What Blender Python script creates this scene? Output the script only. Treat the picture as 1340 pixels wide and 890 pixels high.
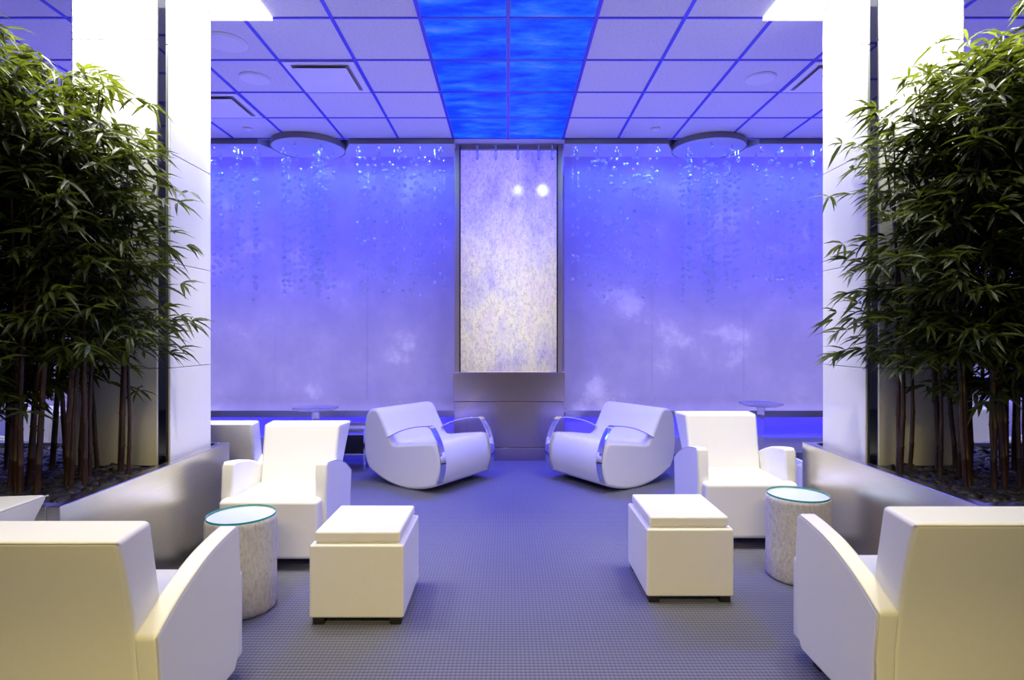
import bpy, bmesh, math, random
from mathutils import Vector, Matrix, noise
for o in list(bpy.data.objects): bpy.data.objects.remove(o)
S = bpy.context.scene; C = S.collection
PI = math.pi
random.seed(7)
# ---------------------------------------------------------------- camera
cam = bpy.data.cameras.new('camera'); co = bpy.data.objects.new('camera', cam); C.objects.link(co)
co.location = (0, 0, 1.42); co.rotation_euler = (PI/2, 0, 0)
cam.sensor_width = 36; cam.lens = 36*758/1340
cam.shift_x = 5/1340; cam.shift_y = -5/1340
cam.clip_start = .05
S.camera = co
# ---------------------------------------------------------------- world, exposure
w = bpy.data.worlds.new('world'); S.world = w; w.use_nodes = True
w.node_tree.nodes['Background'].inputs[0].default_value = (.5, .5, .8, 1)
w.node_tree.nodes['Background'].inputs[1].default_value = .03
S.view_settings.view_transform = 'Standard'; S.view_settings.look = 'None'
S.view_settings.gamma = 1; S.view_settings.use_curve_mapping = False
S.view_settings.exposure = 0
CZ = 3.62            # ceiling height
SOF = 6.46           # front edge of the soffit
SCR = 6.93           # the fabric screens
# ---------------------------------------------------------------- lights
def aim(o, d): o.rotation_euler = Vector(d).to_track_quat('-Z', 'Y').to_euler()
def area(name, loc, d, sx, sy, power, col, spread=PI):
    l = bpy.data.lights.new(name, 'AREA'); l.shape = 'RECTANGLE'; l.size = sx; l.size_y = sy
    l.energy = power; l.color = col; l.spread = spread
    o = bpy.data.objects.new(name, l); C.objects.link(o); o.location = loc; aim(o, d); return o
def spot(name, loc, d, power, col, ang=60, blend=.6, r=.03):
    l = bpy.data.lights.new(name, 'SPOT'); l.energy = power; l.color = col
    l.spot_size = math.radians(ang); l.spot_blend = blend; l.shadow_soft_size = r
    o = bpy.data.objects.new(name, l); C.objects.link(o); o.location = loc; aim(o, d); return o
BLUE = (.035, .02, 1.0); LAV = (.64, .56, 1.0); WARM = (1.0, .93, .74); WHITE = (1.0, .98, .92); CREAM = (1.0, .80, .26)
for s, x0, x1 in ((-1, -5.6, -.66), (1, .69, 5.6)):
    xm, wd = (x0+x1)/2, abs(x1-x0)
    area('screen_lamp_lower', (xm, 7.75, 1.15), (0, -1, 0), wd, 1.5, 29, LAV)        # behind the translucent screens
    area('screen_lamp_upper', (xm, 7.75, 2.85), (0, -1, 0), wd, 1.3, 66, (.075, .05, 1.0))
    area('ledge_strip_up', (xm, 6.86, .525), (0, -.75, 1), wd, .03, 60, (.24, .20, 1.0), 2.2)      # LED line on the ledge
    area('ledge_strip_down', (xm, 6.93, .455), (0, .3, -1), wd, .04, 18, BLUE)    # LED line under the ledge
    area('soffit_strip', (xm, 6.52, 3.555), (0, .25, -1), wd, .03, 12, BLUE)
    for k in range(8):
        spot('bead_spot', (s*(.85+.45*k), 6.62, 3.545), (0, -.02, -1), 34, (.07, .17, 1.0), 172, 1.0, .03)
    for k in range(3):
        spot('bead_key', (s*(.9+1.0*k), 5.3, 3.58), (0, 1.3, -.62), 13, (.40, .66, 1.0), 60, .7, .04)
for x in (-2.2, -.75, .75, 2.2):
    spot('blue_floor_spot', (x, 6.40, 3.60), (0, -.30, -1), 500, BLUE, 84, .8, .03)
area('panel_lamp', (.005, 7.25, 1.85), (0, -1, 0), 1.05, 1.65, 8.6, (1.0, .95, .76))
area('panel_lamp_top', (.005, 7.2, 3.2), (0, -1, -.1), 1.0, .8, 13, (.16, .14, 1.0))
for x, z, p in ((.40, 3.10, 2.2), (.11, 3.10, 1.0)):
    spot('panel_spot', (x, 6.95, z), (0, -1, 0), p*3.2, (.7, .85, 1.0), 32, 1.0, .03)
for s, cx in ((-1, -1.99), (1, 2.11)):
    area('column_strip_front', (cx+s*.31, 3.18, 3.58), (0, .20, -1), .5, .08, 40, WHITE, 2.5)
    area('column_strip_aisle', (cx-s*.30, 3.66, 3.60), (s*.22, 0, -1), .10, .5, 60, WHITE, 2.8)
spot('chair_spot', (-1.25, 3.35, 3.58), (-.05, .2, -1), 230, WARM, 50, .8, .05)
spot('chair_spot', (1.40, 3.55, 3.58), (.05, .2, -1), 230, WARM, 50, .8, .05)
spot('chair_spot', (-1.50, 2.25, 3.58), (.0, .05, -1), 95, WARM, 64, .8, .05)
spot('chair_spot', (1.70, 2.35, 3.58), (.0, .05, -1), 95, WARM, 64, .8, .05)
area('rear_warm_fill', (0, -1.2, 3.6), (0, .85, -1), 2.6, 1.2, 76, CREAM, 1.4)  # warm fill added at the unseen ceiling behind the camera
for x in (-1.0, 1.2):
    spot('rocker_spot', (x, 5.0, 3.58), (-.05*x, .18, -1), 75, WHITE, 40, .8, .04)
spot('chair_spot', (-1.65, 3.98, 3.58), (-.14, .12, -1), 110, WHITE, 44, .8, .05)
spot('chair_spot', (1.85, 4.05, 3.58), (.2, .12, -1), 90, WHITE, 44, .8, .05)
for s in (-1, 1):
    spot('side_spot', (s*4.0, 5.1, 3.58), (0, 0, -1), 150, WHITE, 80, .8, .05)
# ---------------------------------------------------------------- materials
def mat(name, col, rough=.5, metal=0, **kw):
    m = bpy.data.materials.new(name); m.use_nodes = True
    b = m.node_tree.nodes['Principled BSDF']
    b.inputs['Base Color'].default_value = (*col, 1); b.inputs['Roughness'].default_value = rough
    b.inputs['Metallic'].default_value = metal
    for k, v in kw.items(): b.inputs[k.replace('_', ' ')].default_value = v
    return m
def N(m, t, **kw):
    n = m.node_tree.nodes.new(t)
    for k, v in kw.items(): setattr(n, k, v)
    return n
def L(m, a, b): m.node_tree.links.new(a, b)
def bsdf(m): return m.node_tree.nodes['Principled BSDF']
def coords(m, scale=(1, 1, 1), kind='Object'):
    tc = N(m, 'ShaderNodeTexCoord'); mp = N(m, 'ShaderNodeMapping'); mp.inputs['Scale'].default_value = scale
    L(m, tc.outputs[kind], mp.inputs['Vector']); return mp.outputs['Vector']
def noisetex(m, vec, scale, detail=4, rough=.55):
    n = N(m, 'ShaderNodeTexNoise'); n.inputs['Scale'].default_value = scale
    n.inputs['Detail'].default_value = detail; n.inputs['Roughness'].default_value = rough
    L(m, vec, n.inputs['Vector']); return n.outputs['Fac']
def ramp(m, fac, stops):
    r = N(m, 'ShaderNodeValToRGB'); e = r.color_ramp.elements
    while len(e) < len(stops): e.new(.5)
    for q, (p, c) in zip(e, stops): q.position = p; q.color = (*c, 1)
    L(m, fac, r.inputs['Fac']); return r.outputs['Color']
def bump(m, h, strength=.3, dist=.01):
    b = N(m, 'ShaderNodeBump'); b.inputs['Strength'].default_value = strength; b.inputs['Distance'].default_value = dist
    L(m, h, b.inputs['Height']); L(m, b.outputs['Normal'], bsdf(m).inputs['Normal']); return b
def math_(m, op, a, b):
    n = N(m, 'ShaderNodeMath', operation=op)
    for i, v in enumerate((a, b)):
        if isinstance(v, (int, float)): n.inputs[i].default_value = v
        else: L(m, v, n.inputs[i])
    return n.outputs[0]

M_leather = mat('white_leather', (.80, .80, .78), .48)
bump(M_leather, noisetex(M_leather, coords(M_leather), 160, 3), .10, .002)
M_cream = mat('white_vinyl', (.80, .79, .75), .42)
bump(M_cream, noisetex(M_cream, coords(M_cream), 130, 3), .08, .002)
M_felt = mat('white_wool', (.80, .80, .80), .75)
bump(M_felt, noisetex(M_felt, coords(M_felt), 220, 2), .12, .002)
M_pipe = mat('leather_piping', (.60, .59, .54), .5)
M_dark = mat('dark_wood', (.012, .011, .011), .45)
M_chrome = mat('polished_chrome', (.82, .83, .85), .05, 1)
M_mirror = mat('smoked_mirror', (.28, .29, .30), .03, 1)
M_steel = mat('brushed_steel', (.50, .49, .46), .27, 1)
v = coords(M_steel, (2, 2, 260)); f = noisetex(M_steel, v, 3, 3)
L(M_steel, ramp(M_steel, f, [(.3, (.58, .56, .51)), (.7, (.70, .68, .63))]), bsdf(M_steel).inputs['Base Color']); bump(M_steel, f, .05, .002)
M_steelv = mat('brushed_steel_upright', (.38, .34, .31), .24, 1)
v = coords(M_steelv, (200, 200, 2)); f = noisetex(M_steelv, v, 3, 3)
L(M_steelv, ramp(M_steelv, f, [(.3, (.50, .44, .40)), (.7, (.66, .58, .53))]), bsdf(M_steelv).inputs['Base Color']); bump(M_steelv, f, .05, .002)
M_bronze = mat('satin_nickel', (.46, .40, .34), .5, 1)
M_panel = mat('white_glass_cladding', (.82, .82, .80), .22)
M_tblglass = mat('clear_green_glass', (.75, .97, .92), .02, 0, Transmission_Weight=1.0, IOR=1.5)
M_tblglass = bpy.data.materials.new('clear_tabletop_glass'); M_tblglass.use_nodes = True
nt = M_tblglass.node_tree; nt.nodes.remove(nt.nodes['Principled BSDF'])
tp = N(M_tblglass, 'ShaderNodeBsdfTransparent'); tp.inputs[0].default_value = (.97, 1, .99, 1)
gl = N(M_tblglass, 'ShaderNodeBsdfGlossy'); gl.inputs['Roughness'].default_value = .03
mx = N(M_tblglass, 'ShaderNodeMixShader'); mx.inputs[0].default_value = .06
L(M_tblglass, tp.outputs[0], mx.inputs[1]); L(M_tblglass, gl.outputs[0], mx.inputs[2]); L(M_tblglass, mx.outputs[0], nt.nodes['Material Output'].inputs['Surface'])
M_edge = mat('green_glass_edge', (.02, .42, .36), .1, 0, Transmission_Weight=.3)
M_acryl = mat('clear_acrylic', (.93, .93, 1.0), .12, 0, Transmission_Weight=.92, IOR=1.15)
M_bead = mat('crystal_bead', (.92, .96, 1.0), .05, 0, Transmission_Weight=1.0, IOR=1.36)
gl = N(M_bead, 'ShaderNodeBsdfGlossy'); gl.inputs['Roughness'].default_value = .16; gl.inputs['Color'].default_value = (.85, .95, 1, 1)
mx = N(M_bead, 'ShaderNodeMixShader'); mx.inputs[0].default_value = .24
L(M_bead, bsdf(M_bead).outputs[0], mx.inputs[1]); L(M_bead, gl.outputs[0], mx.inputs[2]); L(M_bead, mx.outputs[0], M_bead.node_tree.nodes['Material Output'].inputs['Surface'])
M_black = mat('black_lacquer', (.006, .006, .008), .25)
M_white = mat('white_enamel', (.85, .85, .85), .4)
M_lum = mat('luminous_ceiling_panel', (.9, .9, .9), .5, 0, Emission_Color=(1, .99, .96, 1), Emission_Strength=.95)
M_grille = mat('white_perforated_grille', (.78, .80, .78), .6)
M_fascia = mat('grey_fascia', (.27, .25, .24), .5)
M_wallp = mat('painted_wall', (.55, .55, .58), .7)
M_soffit = mat('soffit_paint', (.7, .7, .75), .6)
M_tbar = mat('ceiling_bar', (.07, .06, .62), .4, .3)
# bark-like plaster of the drum tables
M_bark = mat('carved_white_bark', (.70, .67, .62), .75)
v = coords(M_bark, (11, 11, 4.5)); f1 = noisetex(M_bark, v, 6.5, 8, .70)
L(M_bark, ramp(M_bark, f1, [(.30, (.52, .48, .45)), (.48, (.72, .69, .66)), (.65, (.80, .78, .75))]), bsdf(M_bark).inputs['Base Color'])
bump(M_bark, f1, 1.0, .02)
# carpet: woven grid
M_carpet = mat('woven_grey_carpet', (.2, .2, .2), .9)
v = coords(M_carpet)
wx = N(M_carpet, 'ShaderNodeTexWave', bands_direction='X'); wx.inputs['Scale'].default_value = 17; L(M_carpet, v, wx.inputs['Vector'])
wy = N(M_carpet, 'ShaderNodeTexWave', bands_direction='Y'); wy.inputs['Scale'].default_value = 14; L(M_carpet, v, wy.inputs['Vector'])
g = math_(M_carpet, 'ADD', math_(M_carpet, 'MULTIPLY', wx.outputs['Fac'], .35), math_(M_carpet, 'MULTIPLY', wy.outputs['Fac'], .65))
g2 = math_(M_carpet, 'ADD', math_(M_carpet, 'MULTIPLY', g, .8), math_(M_carpet, 'MULTIPLY', noisetex(M_carpet, v, 140, 2), .3))
L(M_carpet, ramp(M_carpet, g2, [(.1, (.055, .056, .078)), (.85, (.165, .168, .216))]), bsdf(M_carpet).inputs['Base Color'])
bump(M_carpet, g, .5, .006)
# ceiling tile: pitted mineral board
M_tile = mat('mineral_tile', (.72, .72, .74), .85)
v = coords(M_tile); f = noisetex(M_tile, v, 55, 6, .8)
L(M_tile, ramp(M_tile, f, [(.30, (.52, .52, .56)), (.45, (.70, .70, .73)), (.7, (.78, .78, .80))]), bsdf(M_tile).inputs['Base Color'])
bump(M_tile, f, .25, .004)
# backlit sky print of the ceiling
M_sky = mat('backlit_sky_print', (.02, .10, .6), .55, 0, Specular_IOR_Level=.15)
v = coords(M_sky, (1.0, 2.6, 1), 'Object'); tcg = N(M_sky, 'ShaderNodeObjectInfo')
ad = N(M_sky, 'ShaderNodeVectorMath', operation='ADD'); L(M_sky, v, ad.inputs[0]); L(M_sky, tcg.outputs['Location'], ad.inputs[1])
f = noisetex(M_sky, ad.outputs[0], 2.2, 8, .62)
cs = ramp(M_sky, f, [(.30, (.0, .014, .74)), (.45, (.0, .06, .82)), (.58, (.008, .14, .74)), (.74, (.10, .22, .66))])
L(M_sky, cs, bsdf(M_sky).inputs['Base Color']); L(M_sky, cs, bsdf(M_sky).inputs['Emission Color'])
bsdf(M_sky).inputs['Emission Strength'].default_value = .62
# translucent fabric screen with white patches of light from behind painted into its colour
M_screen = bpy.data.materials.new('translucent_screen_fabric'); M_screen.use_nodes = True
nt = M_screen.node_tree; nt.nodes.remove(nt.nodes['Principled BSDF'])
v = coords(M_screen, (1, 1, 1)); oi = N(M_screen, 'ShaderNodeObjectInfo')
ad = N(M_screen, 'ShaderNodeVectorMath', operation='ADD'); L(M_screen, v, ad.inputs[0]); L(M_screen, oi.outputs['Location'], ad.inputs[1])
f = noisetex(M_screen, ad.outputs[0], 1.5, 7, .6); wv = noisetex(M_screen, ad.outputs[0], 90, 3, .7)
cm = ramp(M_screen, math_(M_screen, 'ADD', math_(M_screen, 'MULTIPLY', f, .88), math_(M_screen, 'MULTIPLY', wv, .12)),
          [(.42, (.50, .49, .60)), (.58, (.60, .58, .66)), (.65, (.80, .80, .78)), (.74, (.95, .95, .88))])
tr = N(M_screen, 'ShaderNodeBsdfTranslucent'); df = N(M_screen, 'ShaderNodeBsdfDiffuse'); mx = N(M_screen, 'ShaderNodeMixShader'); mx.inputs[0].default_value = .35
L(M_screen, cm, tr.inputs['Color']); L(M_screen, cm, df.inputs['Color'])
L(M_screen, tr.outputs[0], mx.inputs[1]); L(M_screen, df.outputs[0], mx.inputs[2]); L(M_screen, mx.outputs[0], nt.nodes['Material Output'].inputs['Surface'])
# crackled art glass
M_art = bpy.data.materials.new('crackled_art_glass'); M_art.use_nodes = True
nt = M_art.node_tree; nt.nodes.remove(nt.nodes['Principled BSDF'])
v = coords(M_art, (1.5, 1, .8))
f = noisetex(M_art, v, 1.7, 5, .6); f3 = noisetex(M_art, v, 30, 7, .8); fs = noisetex(M_art, coords(M_art, (9, 1, .9)), 2.0, 4, .6)
vo = N(M_art, 'ShaderNodeTexVoronoi', feature='DISTANCE_TO_EDGE'); vo.inputs['Scale'].default_value = 34
wp = N(M_art, 'ShaderNodeVectorMath', operation='ADD'); nz = N(M_art, 'ShaderNodeTexNoise'); nz.inputs['Scale'].default_value = 6; L(M_art, v, nz.inputs['Vector'])
L(M_art, v, wp.inputs[0]); L(M_art, nz.outputs['Color'], wp.inputs[1]); L(M_art, wp.outputs[0], vo.inputs['Vector'])
base = ramp(M_art, math_(M_art, 'ADD', math_(M_art, 'MULTIPLY', f, .88), math_(M_art, 'MULTIPLY', fs, .12)),
            [(.30, (.44, .40, .94)), (.42, (.78, .75, .95)), (.52, (.97, .95, .86)), (.60, (.90, .82, .92)), (.70, (.97, .97, .93))])
grain = ramp(M_art, math_(M_art, 'ADD', math_(M_art, 'MULTIPLY', f3, 1.0), math_(M_art, 'MULTIPLY', vo.outputs[0], .9)), [(.42, (.42, .44, .50)), (.62, (1, 1, 1))])
mm = N(M_art, 'ShaderNodeMixRGB', blend_type='MULTIPLY'); mm.inputs[0].default_value = 1
L(M_art, base, mm.inputs[1]); L(M_art, grain, mm.inputs[2]); cm = mm.outputs[0]
bm_ = N(M_art, 'ShaderNodeBump'); bm_.inputs['Strength'].default_value = .7; bm_.inputs['Distance'].default_value = .01
L(M_art, math_(M_art, 'ADD', vo.outputs[0], math_(M_art, 'MULTIPLY', f3, .6)), bm_.inputs['Height'])
tr = N(M_art, 'ShaderNodeBsdfTranslucent'); gl = N(M_art, 'ShaderNodeBsdfGlossy'); gl.inputs['Roughness'].default_value = .12
L(M_art, cm, tr.inputs['Color']); L(M_art, bm_.outputs[0], gl.inputs['Normal'])
mx = N(M_art, 'ShaderNodeMixShader'); mx.inputs[0].default_value = .12
L(M_art, tr.outputs[0], mx.inputs[1]); L(M_art, gl.outputs[0], mx.inputs[2]); L(M_art, mx.outputs[0], nt.nodes['Material Output'].inputs['Surface'])
# plants
M_leaf = bpy.data.materials.new('bamboo_leaf'); M_leaf.use_nodes = True
b = bsdf(M_leaf); b.inputs['Roughness'].default_value = .5
v = coords(M_leaf); f = noisetex(M_leaf, v, 9, 3)
cl = ramp(M_leaf, f, [(.3, (.012, .022, .005)), (.55, (.032, .052, .009)), (.75, (.085, .11, .018))])
L(M_leaf, cl, b.inputs['Base Color'])
tr = N(M_leaf, 'ShaderNodeBsdfTranslucent'); L(M_leaf, ramp(M_leaf, f, [(.3, (.06, .09, .005)), (.7, (.22, .26, .02))]), tr.inputs['Color'])
mx = N(M_leaf, 'ShaderNodeMixShader'); mx.inputs[0].default_value = .30
L(M_leaf, b.outputs[0], mx.inputs[1]); L(M_leaf, tr.outputs[0], mx.inputs[2])
L(M_leaf, mx.outputs[0], M_leaf.node_tree.nodes['Material Output'].inputs['Surface'])
M_cane = mat('red_brown_cane', (.09, .032, .018), .45)
v = coords(M_cane, (3, 3, 1)); f = noisetex(M_cane, v, 6, 4)
L(M_cane, ramp(M_cane, f, [(.3, (.016, .009, .007)), (.6, (.048, .018, .011)), (.8, (.08, .04, .022))]), bsdf(M_cane).inputs['Base Color'])
M_stone = mat('dark_river_stone', (.03, .03, .028), .5)
v = coords(M_stone); f = noisetex(M_stone, v, 14, 3)
L(M_stone, ramp(M_stone, f, [(.35, (.012, .012, .012)), (.6, (.045, .042, .038)), (.75, (.09, .08, .06))]), bsdf(M_stone).inputs['Base Color'])

# ---------------------------------------------------------------- mesh helpers
def box(bm, x0, x1, y0, y1, z0, z1):
    vs = [bm.verts.new((x, y, z)) for z in (z0, z1) for x, y in ((x0, y0), (x1, y0), (x1, y1), (x0, y1))]
    for q in ((3, 2, 1, 0), (4, 5, 6, 7), (0, 1, 5, 4), (1, 2, 6, 5), (2, 3, 7, 6), (3, 0, 4, 7)): bm.faces.new([vs[i] for i in q])
def quad(bm, *p): bm.faces.new([bm.verts.new(q) for q in p])
def prism(bm, pts, a0, a1, plane='YZ'):
    """closed polygon extruded along the third axis"""
    def P(p, a):
        return (a, p[0], p[1]) if plane == 'YZ' else ((p[0], a, p[1]) if plane == 'XZ' else (p[0], p[1], a))
    A = [bm.verts.new(P(p, a0)) for p in pts]; B = [bm.verts.new(P(p, a1)) for p in pts]
    bm.faces.new(A); bm.faces.new(B[::-1]); n = len(pts)
    for i in range(n): bm.faces.new((A[i], B[i], B[(i+1) % n], A[(i+1) % n]))
def lathe(bm, prof, cx=0, cy=0, seg=32, fn=None):
    rings = []
    for r, z in prof:
        ring = []
        for k in range(seg):
            a = 2*PI*k/seg; rr = r*(fn(a, z) if fn else 1)
            ring.append(bm.verts.new((cx+rr*math.cos(a), cy+rr*math.sin(a), z)))
        rings.append(ring)
    for A, B in zip(rings, rings[1:]):
        for k in range(seg): bm.faces.new((A[k], A[(k+1) % seg], B[(k+1) % seg], B[k]))
    bm.faces.new(rings[0][::-1]); bm.faces.new(rings[-1])
def tube(bm, pts, r, seg=8, cap=True):
    pts = [Vector(p) for p in pts]; rings = []
    for i, p in enumerate(pts):
        t = (pts[min(i+1, len(pts)-1)]-pts[max(i-1, 0)]).normalized()
        u = t.cross(Vector((0, 0, 1)) if abs(t.z) < .95 else Vector((1, 0, 0))).normalized(); v_ = t.cross(u)
        rr = r[i] if isinstance(r, (list, tuple)) else r
        rings.append([bm.verts.new(p+(u*math.cos(2*PI*k/seg)+v_*math.sin(2*PI*k/seg))*rr) for k in range(seg)])
    for A, B in zip(rings, rings[1:]):
        for k in range(seg): bm.faces.new((A[k], A[(k+1) % seg], B[(k+1) % seg], B[k]))
    if cap: bm.faces.new(rings[0][::-1]); bm.faces.new(rings[-1])
def bez(pts, n=10):
    """Catmull-Rom through 2-D/3-D points"""
    P = [Vector(p) for p in pts]; out = []
    for i in range(len(P)-1):
        a, b_, c, d = P[max(i-1, 0)], P[i], P[i+1], P[min(i+2, len(P)-1)]
        for k in range(n):
            t = k/n
            out.append(.5*((2*b_)+(c-a)*t+(2*a-5*b_+4*c-d)*t*t+(3*b_-a-3*c+d)*t**3))
    out.append(P[-1]); return out
def obj(name, bm, m, parent=None, smooth=False, bev=0, seg=3, ang=40):
    bmesh.ops.recalc_face_normals(bm, faces=bm.faces[:])
    me = bpy.data.meshes.new(name); bm.to_mesh(me); bm.free(); me.materials.append(m)
    if smooth or bev: me.shade_smooth()
    o = bpy.data.objects.new(name, me); C.objects.link(o)
    if parent: o.parent = parent
    if bev:
        b = o.modifiers.new('bevel', 'BEVEL'); b.width = bev; b.segments = seg; b.limit_method = 'ANGLE'; b.angle_limit = math.radians(ang)
        o.modifiers.new('normals', 'WEIGHTED_NORMAL').keep_sharp = True
    return o
def tag(o, label, cat, group=None):
    o['label'] = label; o['category'] = cat
    if group: o['group'] = group
    return o
def thing(name, label, cat, loc=(0, 0, 0), rz=0, group=None):
    o = bpy.data.objects.new(name, None); C.objects.link(o); o.location = loc; o.rotation_euler = (0, 0, rz)
    o.empty_display_size = .1
    return tag(o, label, cat, group)
def struct(name, bm, m, parent=None, **kw):
    o = obj(name, bm, m, parent, **kw)
    if not parent: o['kind'] = 'structure'
    return o
def dup(root, label, loc, rz=0, group=None, scale=None):
    r = root.copy(); C.objects.link(r); r.location = loc; r.rotation_euler = (0, 0, rz); r['label'] = label
    if group: r['group'] = group
    if scale: r.scale = scale
    for ch in list(root.children):
        c = ch.copy(); C.objects.link(c); c.parent = r
        for gch in list(ch.children):
            d = gch.copy(); C.objects.link(d); d.parent = c
    return r
BM = bmesh.new

# ================================================================ the setting
RX = 5.7; RF = -4.0; RB = 7.95
bm = BM(); box(bm, -RX, RX, RF, RB, -.1, 0); struct('floor', bm, M_carpet)
bm = BM(); box(bm, -RX, RX, RF, SOF+.02, CZ, CZ+.1); struct('ceiling', bm, M_tile)
bm = BM(); box(bm, -RX-.1, -RX, RF, RB, 0, CZ+.1); struct('wall_left', bm, M_wallp)
bm = BM(); box(bm, RX, RX+.1, RF, RB, 0, CZ+.1); struct('wall_right', bm, M_wallp)
bm = BM(); box(bm, -RX, RX, RB, RB+.1, 0, CZ+.1); struct('wall_back', bm, M_wallp)
bm = BM(); box(bm, -RX, RX, RF-.1, RF, 0, CZ+.1); struct('wall_front', bm, M_wallp)
# ceiling bars on a 0.61 m grid
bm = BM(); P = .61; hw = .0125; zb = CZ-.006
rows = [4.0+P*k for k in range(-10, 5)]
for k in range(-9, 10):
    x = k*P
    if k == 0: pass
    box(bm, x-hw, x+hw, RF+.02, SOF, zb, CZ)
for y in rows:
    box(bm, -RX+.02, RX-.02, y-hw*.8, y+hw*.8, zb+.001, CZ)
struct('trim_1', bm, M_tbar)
# soffit over the screens, notched round the two discs
DISC = [(-2.28, 6.62), (2.29, 6.62)]; DR = .40
def soffit(x0, x1, dx):
    front = [(x0, SOF)]
    r = DR+.05
    a0 = math.acos(max(-1, min(1, (r*.98)/r)))
    pts = [(x0, SOF), (dx-r-.06, SOF), (dx-r+.10, SCR-.12)]
    pts += [(dx+r*.86*math.cos(a), 6.62+r*.62*math.sin(a)) for a in [PI*(.85-.07*k) for k in range(11)]]
    pts += [(dx+r-.10, SCR-.12), (dx+r+.06, SOF), (x1, SOF), (x1, RB), (x0, RB)]
    bm = BM(); prism(bm, pts, CZ-.052, CZ+.1, 'XY'); return bm
bm = soffit(-RX, -.60, DISC[0][0]); o = struct('trim_2', bm, M_soffit)
bm = soffit(.63, RX, DISC[1][0]); o = struct('trim_3', bm, M_soffit)
bm = BM(); box(bm, -RX, RX, SOF+.02, RB, CZ+.1, CZ+.14); struct('trim_4', bm, M_fascia)
# grey fascia strips along the soffit edge
for n, (a, b_) in enumerate(((-RX, DISC[0][0]-DR-.11), (DISC[0][0]+DR+.11, -.60), (.63, DISC[1][0]-DR-.11), (DISC[1][0]+DR+.11, RX))):
    bm = BM(); box(bm, a, b_, SOF-.012, SOF, CZ-.056, CZ-.001); struct('trim_%d' % (5+n), bm, M_fascia)
# ledge under the screens: rail, low wall, plinth
for n, (a, b_) in enumerate(((-RX, -.64), (.67, RX))):
    bm = BM(); box(bm, a, b_, 6.80, 7.06, .468, .512); box(bm, a, b_, 6.80, 6.815, .512, .545)
    struct('trim_%d' % (9+n), bm, M_steel)
    bm = BM(); box(bm, a, b_, 7.05, 7.12, 0, .468); box(bm, a, b_, 6.98, 7.05, 0, .20); struct('trim_%d' % (11+n), bm, M_wallp)
bm = BM(); box(bm, -.60, .63, SOF, 6.66, CZ-.004, CZ+.1); struct('trim_15', bm, M_soffit)
# luminous white ceiling bays near the columns
for n, (a, b_) in enumerate(((-2.64, -1.62), (1.75, 2.76))):
    bm = BM(); box(bm, a, b_, 2.2, 3.985, CZ-.03, CZ-.007); struct('trim_%d' % (13+n), bm, M_lum)

# ================================================================ fabric screens
edges = [.67, 1.72, 2.82, 3.92, 5.02]
words = ['next to', 'second out from', 'third out from', 'fourth out from']
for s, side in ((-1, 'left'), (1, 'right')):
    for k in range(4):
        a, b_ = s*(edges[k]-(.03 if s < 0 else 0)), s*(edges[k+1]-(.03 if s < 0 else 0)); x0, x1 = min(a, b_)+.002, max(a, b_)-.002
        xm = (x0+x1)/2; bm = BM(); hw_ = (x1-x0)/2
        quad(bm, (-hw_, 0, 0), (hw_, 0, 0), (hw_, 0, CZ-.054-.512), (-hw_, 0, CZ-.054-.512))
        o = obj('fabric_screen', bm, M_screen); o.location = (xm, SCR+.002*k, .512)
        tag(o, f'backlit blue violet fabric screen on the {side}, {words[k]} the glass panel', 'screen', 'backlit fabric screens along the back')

# ================================================================ stainless pier with art glass
t = thing('glass_panel', 'tall crackled white glass panel framed above the brushed steel base', 'panel', (.005, 6.62, 0))
bm = BM(); quad(bm, (-.575, .05, 1.012), (.575, .05, 1.012), (.575, .05, 3.615), (-.575, .05, 3.615)); obj('art_glass', bm, M_art, t)
for s in (-1, 1):
    bm = BM(); box(bm, s*.59-.03, s*.59+.03, 0, .85, 1.011, 3.60); obj('frame_upright', bm, M_bronze, t, bev=.003, seg=1)
    bm = BM(); box(bm, s*.556-.006, s*.556+.006, -.004, .05, 1.011, 3.60); obj('frame_gasket', bm, M_black, t)
bm = BM(); box(bm, -.55, .55, 0, .06, 3.56, 3.60); obj('frame_head', bm, M_fascia, t)
t = thing('steel_base', 'brushed stainless steel base under the tall glass panel', 'base', (.01, 6.60, 0))
bm = BM(); box(bm, -.635, .635, 0, .40, .675, 1.01); obj('upper_band', bm, M_steelv, t, bev=.004, seg=2)
bm = BM(); box(bm, -.628, .628, .008, .40, .152, .671); obj('lower_panel', bm, M_steelv, t, bev=.003, seg=1)
bm = BM(); box(bm, -.628, .628, .008, .40, 0, .148); obj('kick_plate', bm, M_steelv, t, bev=.003, seg=1)
# blue sky print in the ceiling: two files of panels
rown = ['first', 'second', 'third', 'fourth', 'fifth']
for r in range(5):
    y0 = SOF-.02-.61*(r+1) if r else SOF-.02-.61
    for s, side in ((-1, 'left'), (1, 'right')):
        bm = BM(); box(bm, -.289, .289, -.289, .289, -.004, .0)
        o = obj('sky_ceiling_panel', bm, M_sky); o.location = (s*.305, 4.0+P*(3-r)+.305, CZ-.0005)
        tag(o, f'blue sky ceiling panel in the {side} file, {rown[r]} row out from the glass panel', 'ceiling panel', 'blue sky panels down the middle of the ceiling')

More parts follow.
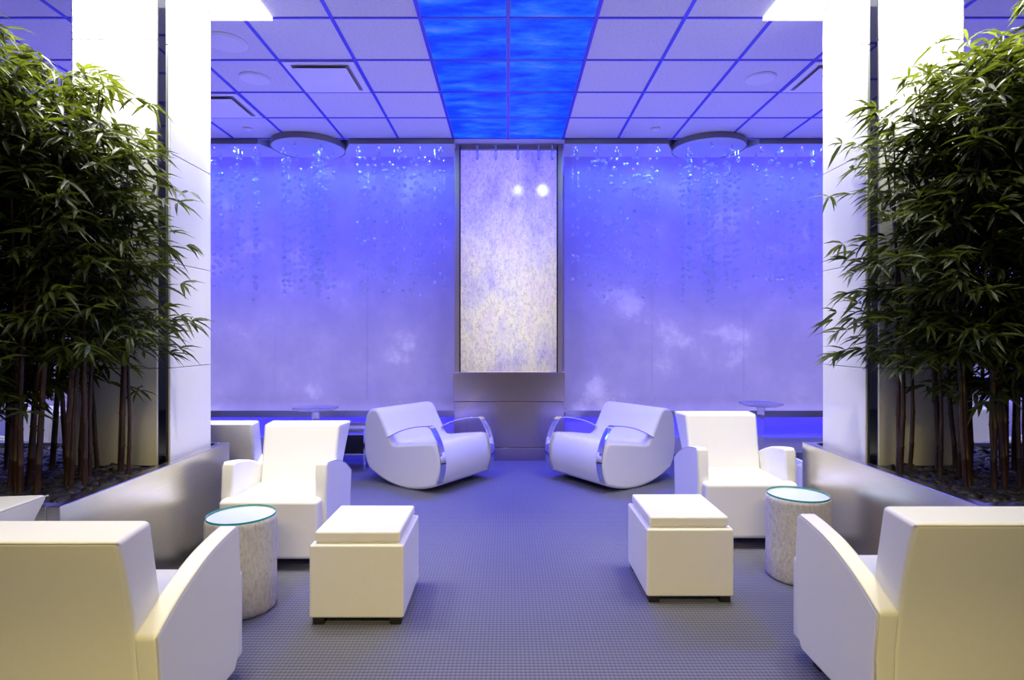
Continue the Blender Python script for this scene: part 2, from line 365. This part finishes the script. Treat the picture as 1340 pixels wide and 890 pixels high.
# ================================================================ columns
def column(cx, s, label):
    y0, y1 = 3.385, 3.90; x_in = cx; x_out = cx+s*.62
    t = thing('clad_column', label, 'column', (cx+s*.31, (y0+y1)/2, .66), 0, 'square white clad columns')
    hx, hy = .30, (y1-y0)/2-.012; c = .05
    pts = [(-hx+c, -hy), (hx-c, -hy), (hx, -hy+c), (hx, hy-c*.4), (hx-c*.4, hy), (-hx+c*.4, hy), (-hx, hy-c*.4), (-hx, -hy+c)]
    bm = BM(); prism(bm, pts, 0, CZ-.66, 'XY'); obj('mirror_core', bm, M_mirror, t)
    seams = [0, .572, 1.195, 1.84, 2.495, CZ-.66-.002]
    for za, zb_ in zip(seams, seams[1:]):
        bm = BM(); box(bm, -hx+c+.003, hx-c-.003, -hy-.012, -hy+.001, za+.002, zb_-.002); obj('cladding_sheet', bm, M_panel, t, bev=.002, seg=1)
        xa, xb = sorted((-s*(hx+.012), -s*(hx-.001)))
        bm = BM(); box(bm, xa, xb, -hy+.012, hy-.016, za+.002, zb_-.002); obj('cladding_sheet', bm, M_panel, t, bev=.002, seg=1)
    return t
column(-1.99, -1, 'white glass clad column rising from the left planter')
column(2.105, 1, 'white glass clad column rising from the right planter')

# ================================================================ planters
def planter(xi, s, side):
    xo = xi+s*1.7; y0, y1 = 2.45, 3.94; T = .06; H = .70
    t = thing('planter', f'long brushed steel planter box on the {side} filled with dark stones', 'planter', (0, 0, 0), 0, 'brushed steel planters')
    X = lambda a, b_: (min(a, b_), max(a, b_))
    bm = BM(); a, b_ = X(xi, xi+s*T); box(bm, a, b_, y0, y1, 0, H); obj('aisle_wall', bm, M_steel, t, bev=.004, seg=2)
    bm = BM(); a, b_ = X(xi+s*T, xo); box(bm, a, b_, y0, y0+T, 0, H); obj('end_wall', bm, M_steel, t, bev=.004, seg=2)
    bm = BM(); box(bm, a, b_, y1-.03, y1, 0, H); obj('end_wall', bm, M_steel, t, bev=.004, seg=2)
    bm = BM(); a, b_ = X(xo, xo-s*T); box(bm, a, b_, y0+T, y1-.03, 0, H); obj('outer_wall', bm, M_steel, t, bev=.004, seg=2)
    bm = BM(); a, b_ = X(xi+s*T, xo-s*T); box(bm, a, b_, y0+T, y1-.03, .50, .645); obj('soil_bed', bm, M_stone, t)
    # river stones
    rnd = random.Random(11+s); verts, faces = [], []
    ico = BM(); bmesh.ops.create_icosphere(ico, subdivisions=1, radius=1); ico.verts.ensure_lookup_table()
    iv = [v_.co.copy() for v_ in ico.verts]; fi = [[v_.index for v_ in f_.verts] for f_ in ico.faces]; ico.free()
    for k in range(2600):
        x = rnd.uniform(a+.03, b_-.03); y = rnd.uniform(y0+T+.03, y1-.07); rr = rnd.choice((.014, .018, .022, .028, .034))
        if y > 3.34 and min(abs(xi+s*.1-x), 9) >= 0 and (x-xi)*s > .05 and (x-xi)*s < .75: continue
        R_ = Matrix.Rotation(rnd.uniform(0, 6.3), 3, 'Z') @ Matrix.Rotation(rnd.uniform(-.5, .5), 3, 'X')
        sc = Vector((rr*rnd.uniform(1, 1.5), rr, rr*rnd.uniform(.45, .75))); base = len(verts)
        for p in iv: verts.append(R_ @ Vector((p.x*sc.x, p.y*sc.y, p.z*sc.z))+Vector((x, y, .652+rnd.uniform(0, .018))))
        faces += [[base+i for i in f_] for f_ in fi]
    me = bpy.data.meshes.new('river_stones'); me.from_pydata(verts, [], faces); me.shade_smooth(); me.materials.append(M_stone)
    o = bpy.data.objects.new('river_stones', me); C.objects.link(o); o['kind'] = 'stuff'
    o['label'] = f'dark river stones covering the bed of the {side} planter'; o['category'] = 'stones'
    return t
planter(-1.895, -1, 'left'); planter(2.00, 1, 'right')

# ================================================================ bamboo
def bamboo(x, y, top, rnd, label, group, bot=1.25, canes=2, spread=1.0, s=1):
    t = thing('bamboo_plant', label, 'plant', (x, y, .655), 0, group)
    LV, LF = [], []
    xi = -1.895 if s < 0 else 2.0
    def blocked(q): return .06 < (q.x+x-xi)*s < .78 and q.y+y > 3.33 and q.y+y < 3.95
    def leaf(p, d, ln, wd):
        d = d.normalized()
        if blocked(p+d*ln) or blocked(p): return
        sd = d.cross(Vector((0, 0, 1)))
        if sd.length < .1: sd = Vector((1, 0, 0))
        sd.normalize(); sd = (Matrix.Rotation(rnd.uniform(-.7, .7), 3, d) @ sd); up = sd.cross(d)
        b0 = len(LV); dr = -.16*ln
        for (u, wv_, h) in ((0, 0, 0), (.22, .8, .10), (.55, .9, .06), (1, 0, -.18), (.55, -.9, .06), (.22, -.8, .10), (.25, 0, 0), (.6, 0, -.04)):
            LV.append(p+d*ln*u+sd*wd*wv_+up*ln*h*.5+Vector((0, 0, dr*u*u)))
        for q in ((0, 6, 1), (0, 5, 6), (1, 6, 7, 2), (6, 5, 4, 7), (2, 7, 3), (7, 4, 3)): LF.append([b0+i for i in q])
    for c in range(canes):
        ang = rnd.uniform(0, 6.28); bx, by = .05*math.cos(ang), .05*math.sin(ang)
        lx, ly = rnd.uniform(-.10, .10)*spread, rnd.uniform(-.07, .07)*spread
        H = top-.655-rnd.uniform(0, .35); n = int(H/.16); pts = []; rad = []
        r0 = rnd.uniform(.010, .017); kx, ky = rnd.uniform(-.04, .04), rnd.uniform(-.04, .04)
        for i in range(n+1):
            f_ = i/n; wob = .012
            p = Vector((bx+lx*f_*f_+kx*math.sin(f_*PI)+rnd.uniform(-wob, wob)*.4, by+ly*f_*f_+ky*math.sin(f_*PI), -.01+H*f_))
            rr = r0*(1-.72*f_)
            pts += [p-Vector((0, 0, .006)), p, p+Vector((0, 0, .006))]; rad += [rr, rr*1.22, rr]
        bm = BM(); tube(bm, pts, rad, 7); obj('cane', bm, M_cane, t, smooth=True)
        for i in range(1, n+1):
            p = pts[i*3+1]; z = p.z+.655
            if z < bot: continue
            f_ = (z-bot)/max(.1, top-bot)
            for q in range(rnd.choice((4, 5, 5, 6))):
                a = rnd.uniform(0, 2*PI); ln = rnd.uniform(.12, .40)*(1.0-.30*f_)*spread
                d = Vector((math.cos(a), math.sin(a), rnd.uniform(-.05, .75)))
                q0 = p; steps = 3; tw = [q0]
                for st in range(steps):
                    q0 = q0+d.normalized()*ln/steps; d.z -= .14; tw.append(q0.copy())
                # twig as a thin three-sided sliver
                for aa, bb in zip(tw, tw[1:]):
                    if blocked(bb): break
                    b0 = len(LV); o_ = Vector((.0016, .0016, 0)); LV.extend([aa-o_, aa+o_, bb+o_, bb-o_]); LF.append([b0, b0+1, b0+2, b0+3])
                for st in (1, 2, 3):
                    for m_ in range(rnd.choice((3, 4)) if st < 3 else rnd.choice((4, 5, 6))):
                        a2 = a+rnd.gauss(0, .85); dd = Vector((math.cos(a2), math.sin(a2), rnd.uniform(-.75, .45)))
                        leaf(tw[st], dd, rnd.uniform(.085, .165), rnd.uniform(.0085, .0125))
    me = bpy.data.meshes.new('foliage'); me.from_pydata(LV, [], LF); me.shade_smooth(); me.materials.append(M_leaf)
    o = bpy.data.objects.new('foliage', me); C.objects.link(o); o.parent = t
    return t
rnd = random.Random(5)
def grove(s, side, xs0, tops):
    k = 0
    for j, (dx, y, top, bot) in enumerate(tops):
        place = ('front row' if y < 2.85 else 'middle row' if y < 3.12 else 'back row')
        bamboo(xs0+s*dx, y, top, rnd, f'leafy green bamboo with red brown canes in the {side} planter, {place}', f'bamboo in the {place} of the {side} planter', bot, 2 if j % 3 else 3, 1.0, s)
spots = [(.20, 3.22, 2.55, 1.30), (.34, 3.05, 2.70, 1.20), (.46, 3.24, 2.85, 1.15), (.55, 2.92, 2.85, 1.05), (.70, 3.12, 3.00, 1.10), (.80, 2.76, 2.98, 1.0),
         (.95, 3.00, 3.12, 1.0), (1.10, 2.80, 3.20, 1.0), (1.20, 3.16, 3.20, 1.05), (.42, 2.80, 2.60, 1.20), (.62, 3.24, 2.95, 1.1), (.98, 2.70, 3.12, 1.0), (.28, 2.92, 2.50, 1.25), (.86, 3.20, 3.05, 1.1),
         (.66, 2.66, 2.80, 1.05), (.84, 2.62, 3.05, 1.0)]
grove(-1, 'left', -1.895, spots)
grove(1, 'right', 2.00, [(a, b_, c_+(.30 if a > .9 else .08), d) for a, b_, c_, d in spots])

# ================================================================ armchairs (face -Y at rotation 0)
def make_armchair(label):
    t = thing('armchair', label, 'armchair', group='white upholstered armchairs')
    bm = BM(); prism(bm, [(-.312, -.405), (.312, -.405), (.312, -.312), (.258, -.305), (.258, .14), (-.258, .14), (-.258, -.305), (-.312, -.312)], .07, .44, 'XY')
    obj('seat', bm, M_leather, t, bev=.035, seg=5)
    # backrest: wider at its rear edge and at the top than where it meets the arms
    rear = bez([(.378, .825), (.305, .65), (.252, .485), (.228, .33), (.222, .20), (.232, .075)], 2)
    ring = [((.255, .05), .36), ((.272, .17), .825)]
    for p in rear:
        f_ = max(0, min(1, (p.y-.485)/.34)); ring.append(((.268+.034*f_, p.x), p.y))
    ring += [((.262, .10), .075)]
    bm = BM(); A_ = [bm.verts.new((-x, y, z)) for (x, y), z in ring]; B_ = [bm.verts.new((x, y, z)) for (x, y), z in ring]; n_ = len(ring)
    bm.faces.new(A_); bm.faces.new(B_[::-1])
    for i in range(n_): bm.faces.new((A_[i], B_[i], B_[(i+1) % n_], A_[(i+1) % n_]))
    obj('backrest', bm, M_leather, t, bev=.018, seg=4, ang=32)
    top = bez([(.25, .482), (.12, .555), (-.05, .618), (-.19, .645), (-.285, .655)], 6)
    prof = [(p.x, p.y) for p in top]+[(-.312, .635), (-.325, .45), (-.325, .25), (-.31, .13), (-.27, .075), (.236, .075), (.226, .20), (.231, .33)]
    for s in (-1, 1):
        bm = BM(); a, b_ = sorted((s*.260, s*.338)); prism(bm, prof, a, b_, 'YZ')
        o = obj('armrest', bm, M_leather, t, bev=.020, seg=4, ang=50)
        bm = BM(); tube(bm, [(s*.335, .236, .10), (s*.335, .230, .32)]+[(s*.335, p.x, p.y-.003) for p in top], .0028, 5); obj('piping', bm, M_pipe, o, smooth=True)
    bm = BM(); tube(bm, [(-.300, .372, .819), (.300, .372, .819)], .003, 6); obj('piping', bm, M_pipe, t, smooth=True)
    for sx in (-1, 1):
        for sy in (-1, 1):
            bm = BM(); box(bm, sx*.25-.025, sx*.25+.025, sy*.235-.055, sy*.235-.005, 0, .08); obj('leg', bm, M_dark, t, bev=.003, seg=1)
    return t
A = make_armchair('white armchair facing us between left planter and cream ottoman'); A.location = (-1.45, 3.90, 0); A.scale = (.97, 1, .97)
dup(A, 'white armchair facing us beside the right planter and drum table', (1.625, 4.255, 0), scale=(1, 1, 1))
dup(A, 'large near white armchair seen from behind, bottom left corner', (-1.43, 2.05, 0), PI, scale=(1, 1, 1))
dup(A, 'large near white armchair seen from behind, bottom right corner', (1.59, 2.21, 0), PI, scale=(1, 1, 1))
dup(A, 'white armchair back partly hidden by the end of the left planter', (-2.10, 4.45, 0), PI)
dup(A, 'white armchair at the left picture edge with its back to the aisle', (-2.18, 1.985, 0), -PI/2)
for s, side in ((-1, 'left'), (1, 'right')):
    dup(A, f'white armchair glimpsed through the bamboo canes far on the {side}', (s*4.05, 4.75, 0), s*.5)
    dup(A, f'white armchair behind the {side} bamboo, turned towards the aisle', (s*3.25, 4.85, 0), -s*PI/2 if s > 0 else PI/2)

# ================================================================ rocking lounge chairs (front is +X local)
def make_rocker(label):
    t = thing('rocking_chair', label, 'rocking chair', group='white rocking lounge chairs with chrome arms')
    R_, c0 = 1.02, .04
    arc = [(u, R_-math.sqrt(R_*R_-(u-c0)**2)) for u in [-.46+.88*k/14 for k in range(15)]]
    up = bez([(.42, .08), (.462, .18), (.470, .28), (.448, .38), (.405, .445), (.345, .455)], 4)
    seat = bez([(.345, .455), (.12, .425), (-.09, .395), (-.145, .415)], 4)[1:]
    back = bez([(-.145, .415), (-.20, .50), (-.27, .62), (-.315, .685), (-.36, .712), (-.43, .708), (-.485, .665), (-.515, .58), (-.528, .42), (-.515, .25), (-.46, .125)], 4)[1:-1]
    prof = arc+[(p.x, p.y) for p in up[1:]]+[(p.x, p.y) for p in seat]+[(p.x, p.y) for p in back]
    bm = BM(); prism(bm, prof, -.40, .40, 'XZ'); obj('upholstered_shell', bm, M_felt, t, bev=.03, seg=4, ang=60)
    for s in (-1, 1):
        pts = bez([(.44, .105), (.474, .20), (.482, .30), (.462, .40), (.425, .49), (.375, .565), (.345, .592), (.30, .598), (.16, .578), (.0, .535), (-.14, .475), (-.20, .445)], 5)
        bm = BM(); hw_ = .034; th = .008; rings = []
        for i, p in enumerate(pts):
            d = (pts[min(i+1, len(pts)-1)]-pts[max(i-1, 0)]).normalized(); n_ = Vector((d.y, -d.x))
            a, b_ = p+n_*th, p-n_*th*.2
            y_ = s*.368
            rings.append([bm.verts.new(q) for q in ((a.x, y_-hw_, a.y), (a.x, y_+hw_, a.y), (b_.x, y_+hw_, b_.y), (b_.x, y_-hw_, b_.y))])
        for a, b_ in zip(rings, rings[1:]):
            for k in range(4): bm.faces.new((a[k], a[(k+1) % 4], b_[(k+1) % 4], b_[k]))
        bm.faces.new(rings[0]); bm.faces.new(rings[-1])
        obj('chrome_arm', bm, M_chrome, t, bev=.002, seg=1)
    return t
R1 = make_rocker('white rocking lounge chair with chrome arms left of steel base'); R1.location = (-.765, 5.74, 0); R1.rotation_euler.z = math.radians(-35)
dup(R1, 'white rocking lounge chair with chrome arms right of steel base', (1.0, 5.76, 0), math.radians(215))

# ================================================================ ottomans
def make_ottoman(label):
    t = thing('ottoman', label, 'ottoman', group='cube ottomans with inset tray lids')
    bm = BM(); box(bm, -.232, .232, -.245, .245, .035, .395); obj('body', bm, M_cream, t, bev=.012, seg=3)
    bm = BM(); box(bm, -.205, .205, -.218, .218, .393, .418); box(bm, -.212, .212, -.225, .225, .402, .455); obj('lid', bm, M_cream, t, bev=.012, seg=3)
    for sx in (-1, 1):
        for sy in (-1, 1):
            bm = BM(); box(bm, sx*.19-.028, sx*.19+.028, sy*.205-.028, sy*.205+.028, 0, .037); obj('foot', bm, M_dark, t, bev=.002, seg=1)
    return t
O1 = make_ottoman('cream leather cube ottoman on the left, nearer to us'); O1.location = (-.745, 3.085, 0)
dup(O1, 'cream leather cube ottoman on the right, further away', (.968, 3.32, 0))

# ================================================================ drum tables
def make_drum(label):
    t = thing('drum_table', label, 'side table', group='carved drum tables with glass tops')
    def fn(a, z):
        return 1+.018*noise.noise(Vector((math.cos(a)*5, math.sin(a)*5, z*7)))+.012*noise.noise(Vector((math.cos(a)*16, math.sin(a)*16, z*9)))
    prof = [(.15, .0), (.170, .004), (.174, .02)]+[(.174, .02+.44*k/30) for k in range(1, 30)]+[(.174, .462), (.172, .474), (.165, .478)]
    bm = BM(); lathe(bm, prof, seg=90, fn=fn); obj('carved_drum', bm, M_bark, t, smooth=True)
    bm = BM(); lathe(bm, [(.160, .4782), (.1645, .4784), (.1640, .4789)], seg=48); obj('white_top', bm, M_white, t)
    bm = BM(); lathe(bm, [(.166, .479), (.1685, .480), (.1685, .489), (.166, .490)], seg=64); obj('glass_top', bm, M_tblglass, t)
    bm = BM()
    for z0, z1, r0, r1 in ((.4795, .4895, .1690, .1705),):
        seg = 64
        for k in range(seg):
            a, b_ = 2*PI*k/seg, 2*PI*(k+1)/seg
            P_ = lambda r, q, z: (r*math.cos(q), r*math.sin(q), z)
            quad(bm, P_(r1, a, z0), P_(r1, b_, z0), P_(r1, b_, z1), P_(r1, a, z1)); quad(bm, P_(r0, a, z1), P_(r1, a, z1), P_(r1, b_, z1), P_(r0, b_, z1))
            quad(bm, P_(r0, a, z0), P_(r0, b_, z0), P_(r1, b_, z0), P_(r1, a, z0)); quad(bm, P_(r0, a, z0), P_(r0, b_, z0), P_(r0, b_, z1), P_(r0, a, z1))
    bmesh.ops.remove_doubles(bm, verts=bm.verts[:], dist=1e-5)
    obj('glass_edge', bm, M_edge, t)
    return t
D1 = make_drum('carved white drum table with glass top beside left armchairs'); D1.location = (-1.40, 3.04, 0)
dup(D1, 'carved white drum table with glass top beside right armchairs', (1.715, 3.43, 0), 2.0)

# ================================================================ hanging crystal beads
def ball_mesh(bm, p, r, sub=2): bmesh.ops.create_icosphere(bm, subdivisions=sub, radius=r, matrix=Matrix.Translation(p))
for n, (dx, dy) in enumerate(DISC):
    t = thing('ceiling_disc', f'round grey rimmed ceiling disc hung with crystal strands on the {("left", "right")[n]}', 'ceiling light', (dx, dy, CZ-.062), 0, 'round discs of hanging crystal')
    bm = BM(); lathe(bm, [(DR-.01, .004), (DR-.004, .0), (DR-.002, .001)], seg=64); obj('disc_face', bm, M_soffit, t)
    bm = BM(); seg = 64
    for k in range(seg):
        a, b_ = 2*PI*k/seg, 2*PI*(k+1)/seg
        for r in (DR, DR+.008): quad(bm, (r*math.cos(a), r*math.sin(a), -.004), (r*math.cos(b_), r*math.sin(b_), -.004), (r*math.cos(b_), r*math.sin(b_), .06), (r*math.cos(a), r*math.sin(a), .06))
        quad(bm, (DR*math.cos(a), DR*math.sin(a), -.004), (DR*math.cos(b_), DR*math.sin(b_), -.004), ((DR+.008)*math.cos(b_), (DR+.008)*math.sin(b_), -.004), ((DR+.008)*math.cos(a), (DR+.008)*math.sin(a), -.004))
    bmesh.ops.remove_doubles(bm, verts=bm.verts[:], dist=1e-5); obj('disc_rim', bm, M_fascia, t)
pend = None
def pendant(x, y, z0, label, group, sc=None):
    global pend
    if pend is None:
        pend = thing('crystal_pendant', label, 'pendant', (x, y, z0), 0, group)
        bm = BM(); lathe(bm, [(.004, -.010), (.009, -.010), (.009, -.028), (.013, -.032), (.014, -.040), (.006, -.042)], seg=12)
        tube(bm, [(0, 0, 0), (0, 0, -.012)], .003, 6); obj('cap', bm, M_chrome, pend, smooth=True)
        bm = BM(); ball_mesh(bm, Vector((0, 0, -.058)), .022, 3); obj('crystal_ball', bm, M_bead, pend, smooth=True)
    else: dup(pend, label, (x, y, z0), 0, group, sc)
ZP = CZ-.052
for s, side in ((-1, 'left'), (1, 'right')):
    for row, (y, off) in enumerate(((6.53, 0), (6.78, .11))):
        rn = ('front', 'back')[row]
        for k in range(19):
            x = s*(.76+off*.5+.232*k)
            if abs(x-DISC[(s+1)//2][0]) < DR+.14 or abs(x) > 4.6: continue
            pendant(x, y, ZP, f'clear crystal ball in the {rn} row under the {side} soffit', f'crystal balls, {rn} row, {side} side')
    dx, dy = DISC[(s+1)//2]
    for k in range(6):
        a = 2*PI*k/6+.3; pendant(dx+.27*math.cos(a), dy+.27*math.sin(a), CZ-.063, f'clear crystal ball hanging from the {side} ceiling disc', f'crystal balls of the {side} ceiling disc')
for k, x in enumerate((-.35, -.14, .11, .345, .50)):  # bright reflections in the glass, built as added crystal drops
    pendant(x, 6.56, CZ-.004, 'crystal drop added for a bright reflection in the tall glass panel', 'crystal drops added for reflections in the glass panel', (1, 1, 2.5))
# the strands
ico = BM(); bmesh.ops.create_icosphere(ico, subdivisions=2, radius=1); ico.verts.ensure_lookup_table()
IV = [v_.co.copy() for v_ in ico.verts]; IF = [[v_.index for v_ in f_.verts] for f_ in ico.faces]; ico.free()
def strands(name, label, cat, pts_xy, zlo, ztop, dens, rnd):
    V, F = [], []
    for (x, y) in pts_xy:
        z = ztop-rnd.uniform(.10, .35); end = zlo+rnd.gauss(0, .10)
        q = len(V); V += [(x-.0006, y, ztop), (x+.0006, y, ztop), (x+.0006, y, end), (x-.0006, y, end)]; F.append([q, q+1, q+2, q+3])
        while z > end:
            r = rnd.uniform(.017, .031); b0 = len(V)
            V += [(x+p.x*r, y+p.y*r, z+p.z*r*.92) for p in IV]; F += [[b0+i for i in f_] for f_ in IF]
            z -= rnd.uniform(.06, 2*dens-.06)
    me = bpy.data.meshes.new(name); me.from_pydata(V, [], F); me.shade_smooth(); me.materials.append(M_bead)
    o = bpy.data.objects.new(name, me); C.objects.link(o); o['kind'] = 'stuff'; return tag(o, label, cat)
rb = random.Random(3)
for s, side in ((-1, 'left'), (1, 'right')):
    dx, dy = DISC[(s+1)//2]
    pts = []
    for k in range(86):
        x = s*(.74+3.6*k/86+rb.uniform(-.02, .02))
        if abs(x-dx) < DR+.10: continue
        pts.append((x, rb.uniform(6.50, 6.74)))
    strands('bead_curtain', f'curtain of clear crystal bead strands before the {side} fabric screens', 'bead curtain', pts, 1.98, ZP, .15, rb)
    pts = [(dx+.34*math.sqrt(rb.random())*math.cos(a), dy-.03+.30*math.sqrt(rb.random())*math.sin(a)) for a in [rb.uniform(0, 6.28) for k in range(30)]]
    strands('bead_cluster', f'round cluster of crystal bead strands under the {side} ceiling disc', 'bead curtain', pts, 2.0, CZ-.066, .11, rb)

# ================================================================ ceiling fittings
def vent(x, y, label):
    t = thing('ceiling_vent', label, 'vent', (x, y, CZ-.006), 0, 'square ceiling air diffusers')
    bm = BM(); box(bm, -.288, .288, -.288, .288, -.004, .0); obj('vent_frame', bm, M_white, t)
    bm = BM(); box(bm, -.235, .235, -.235, .235, -.008, -.0042); obj('dark_slot', bm, M_fascia, t)
    bm = BM(); box(bm, -.225, .215, -.23, .205, -.030, -.024); obj('face_plate', bm, M_white, t, bev=.003, seg=1)
    bm = BM()
    for sx in (-1, 1):
        for sy in (-1, 1): box(bm, sx*.15-.01, sx*.15+.01, sy*.15-.01, sy*.15+.01, -.025, -.007)
    obj('hanger', bm, M_white, t)
    return t
vent(-1.525, 4.915, 'square white air diffuser in the ceiling, left of the blue sky panels')
vent(-2.745, 5.525, 'square white air diffuser at the far left ceiling by the left column')
vent(2.745, 4.915, 'square white air diffuser in the ceiling by the right column')
def speaker(x, y, r, label):
    t = thing('ceiling_speaker', label, 'ceiling speaker', (x, y, CZ-.001), 0, 'round ceiling speakers')
    bm = BM(); lathe(bm, [(r, 0), (r, -.006), (r*.94, -.010), (r*.90, -.010)], seg=48); obj('bezel', bm, M_white, t)
    bm = BM(); lathe(bm, [(r*.90, -.0095), (r*.90, -.0125), (r*.85, -.0135)], seg=48); obj('grille', bm, M_grille, t)
speaker(-2.16, 4.935, .125, 'small round white ceiling speaker left of the square diffuser')
speaker(-2.11, 4.33, .15, 'larger round white ceiling speaker next to the left column')
speaker(2.15, 4.935, .125, 'round white ceiling speaker on the right near the column')
for x, lab in ((-2.76, 'tiny white ceiling dome near the left disc'), (1.56, 'tiny white ceiling dome left of the right disc')):
    bm = BM(); lathe(bm, [(.05, 0), (.05, -.008), (.03, -.02), (.012, -.024)], seg=24); o = obj('ceiling_dome', bm, M_white, smooth=True); o.location = (x, 6.13, CZ-.001)
    tag(o, lab, 'sprinkler', 'tiny ceiling domes')

# ================================================================ tables at the back
def pedestal(x, y, label):
    t = thing('pedestal_table', label, 'table', (x, y, 0), 0, 'clear pedestal tables')
    bm = BM(); lathe(bm, [(.06, .700), (.17, .706), (.212, .722), (.215, .730), (.205, .732), (.0 + .05, .724)], seg=48); obj('tabletop', bm, M_acryl, t, smooth=True)
    prof = [(.14, 0), (.14, .012), (.05, .03), (.028, .06), (.026, .18), (.036, .21), (.024, .235), (.040, .27), (.040, .31), (.024, .335), (.034, .36), (.024, .385), (.030, .42), (.032, .60), (.04, .69), (.07, .701)]
    bm = BM(); lathe(bm, prof, seg=24); obj('turned_stem', bm, M_acryl, t, smooth=True)
pedestal(-1.86, 5.60, 'clear round pedestal table behind the left armchairs')
pedestal(2.60, 5.96, 'clear round pedestal table behind the right armchair')
t = thing('console_table', 'low black console with chrome edges behind the left armchair', 'console', (-1.86, 6.25, 0))
bm = BM(); box(bm, -.36, .36, -.18, .18, .19, .385); obj('body', bm, M_black, t, bev=.003, seg=1)
bm = BM(); box(bm, -.37, .37, -.19, .19, .385, .397); obj('chrome_shelf', bm, M_chrome, t)
bm = BM(); box(bm, -.37, .37, -.19, .19, .178, .190); obj('chrome_shelf', bm, M_chrome, t)
bm = BM(); box(bm, -.37, .37, -.19, .19, .445, .457); obj('chrome_top', bm, M_chrome, t)
for sx in (-1, 1):
    for sy in (-1, 1):
        bm = BM(); box(bm, sx*.355-.01, sx*.355+.01, sy*.175-.01, sy*.175+.01, 0, .447); obj('leg', bm, M_chrome, t)
t = thing('slatted_table', 'low white slatted table with dark glass top by right planter end', 'table', (2.62, 4.52, 0))
bm = BM(); box(bm, -.32, .32, -.30, .30, .04, .44); obj('body', bm, M_white, t, bev=.006, seg=2)
for k in range(9):
    bm = BM(); box(bm, -.332, -.321, -.27+.06*k, -.235+.06*k, .08, .40); obj('slat', bm, M_white, t)
bm = BM(); box(bm, -.34, .34, -.32, .32, .455, .475); obj('glass_top', bm, M_tblglass, t, bev=.002, seg=1)
bm = BM(); box(bm, -.30, .30, -.28, .28, .44, .455); obj('dark_underlay', bm, M_black, t)
for sx in (-1, 1):
    for sy in (-1, 1):
        bm = BM(); box(bm, sx*.27-.03, sx*.27+.03, sy*.25-.03, sy*.25+.03, 0, .04); obj('foot', bm, M_dark, t)
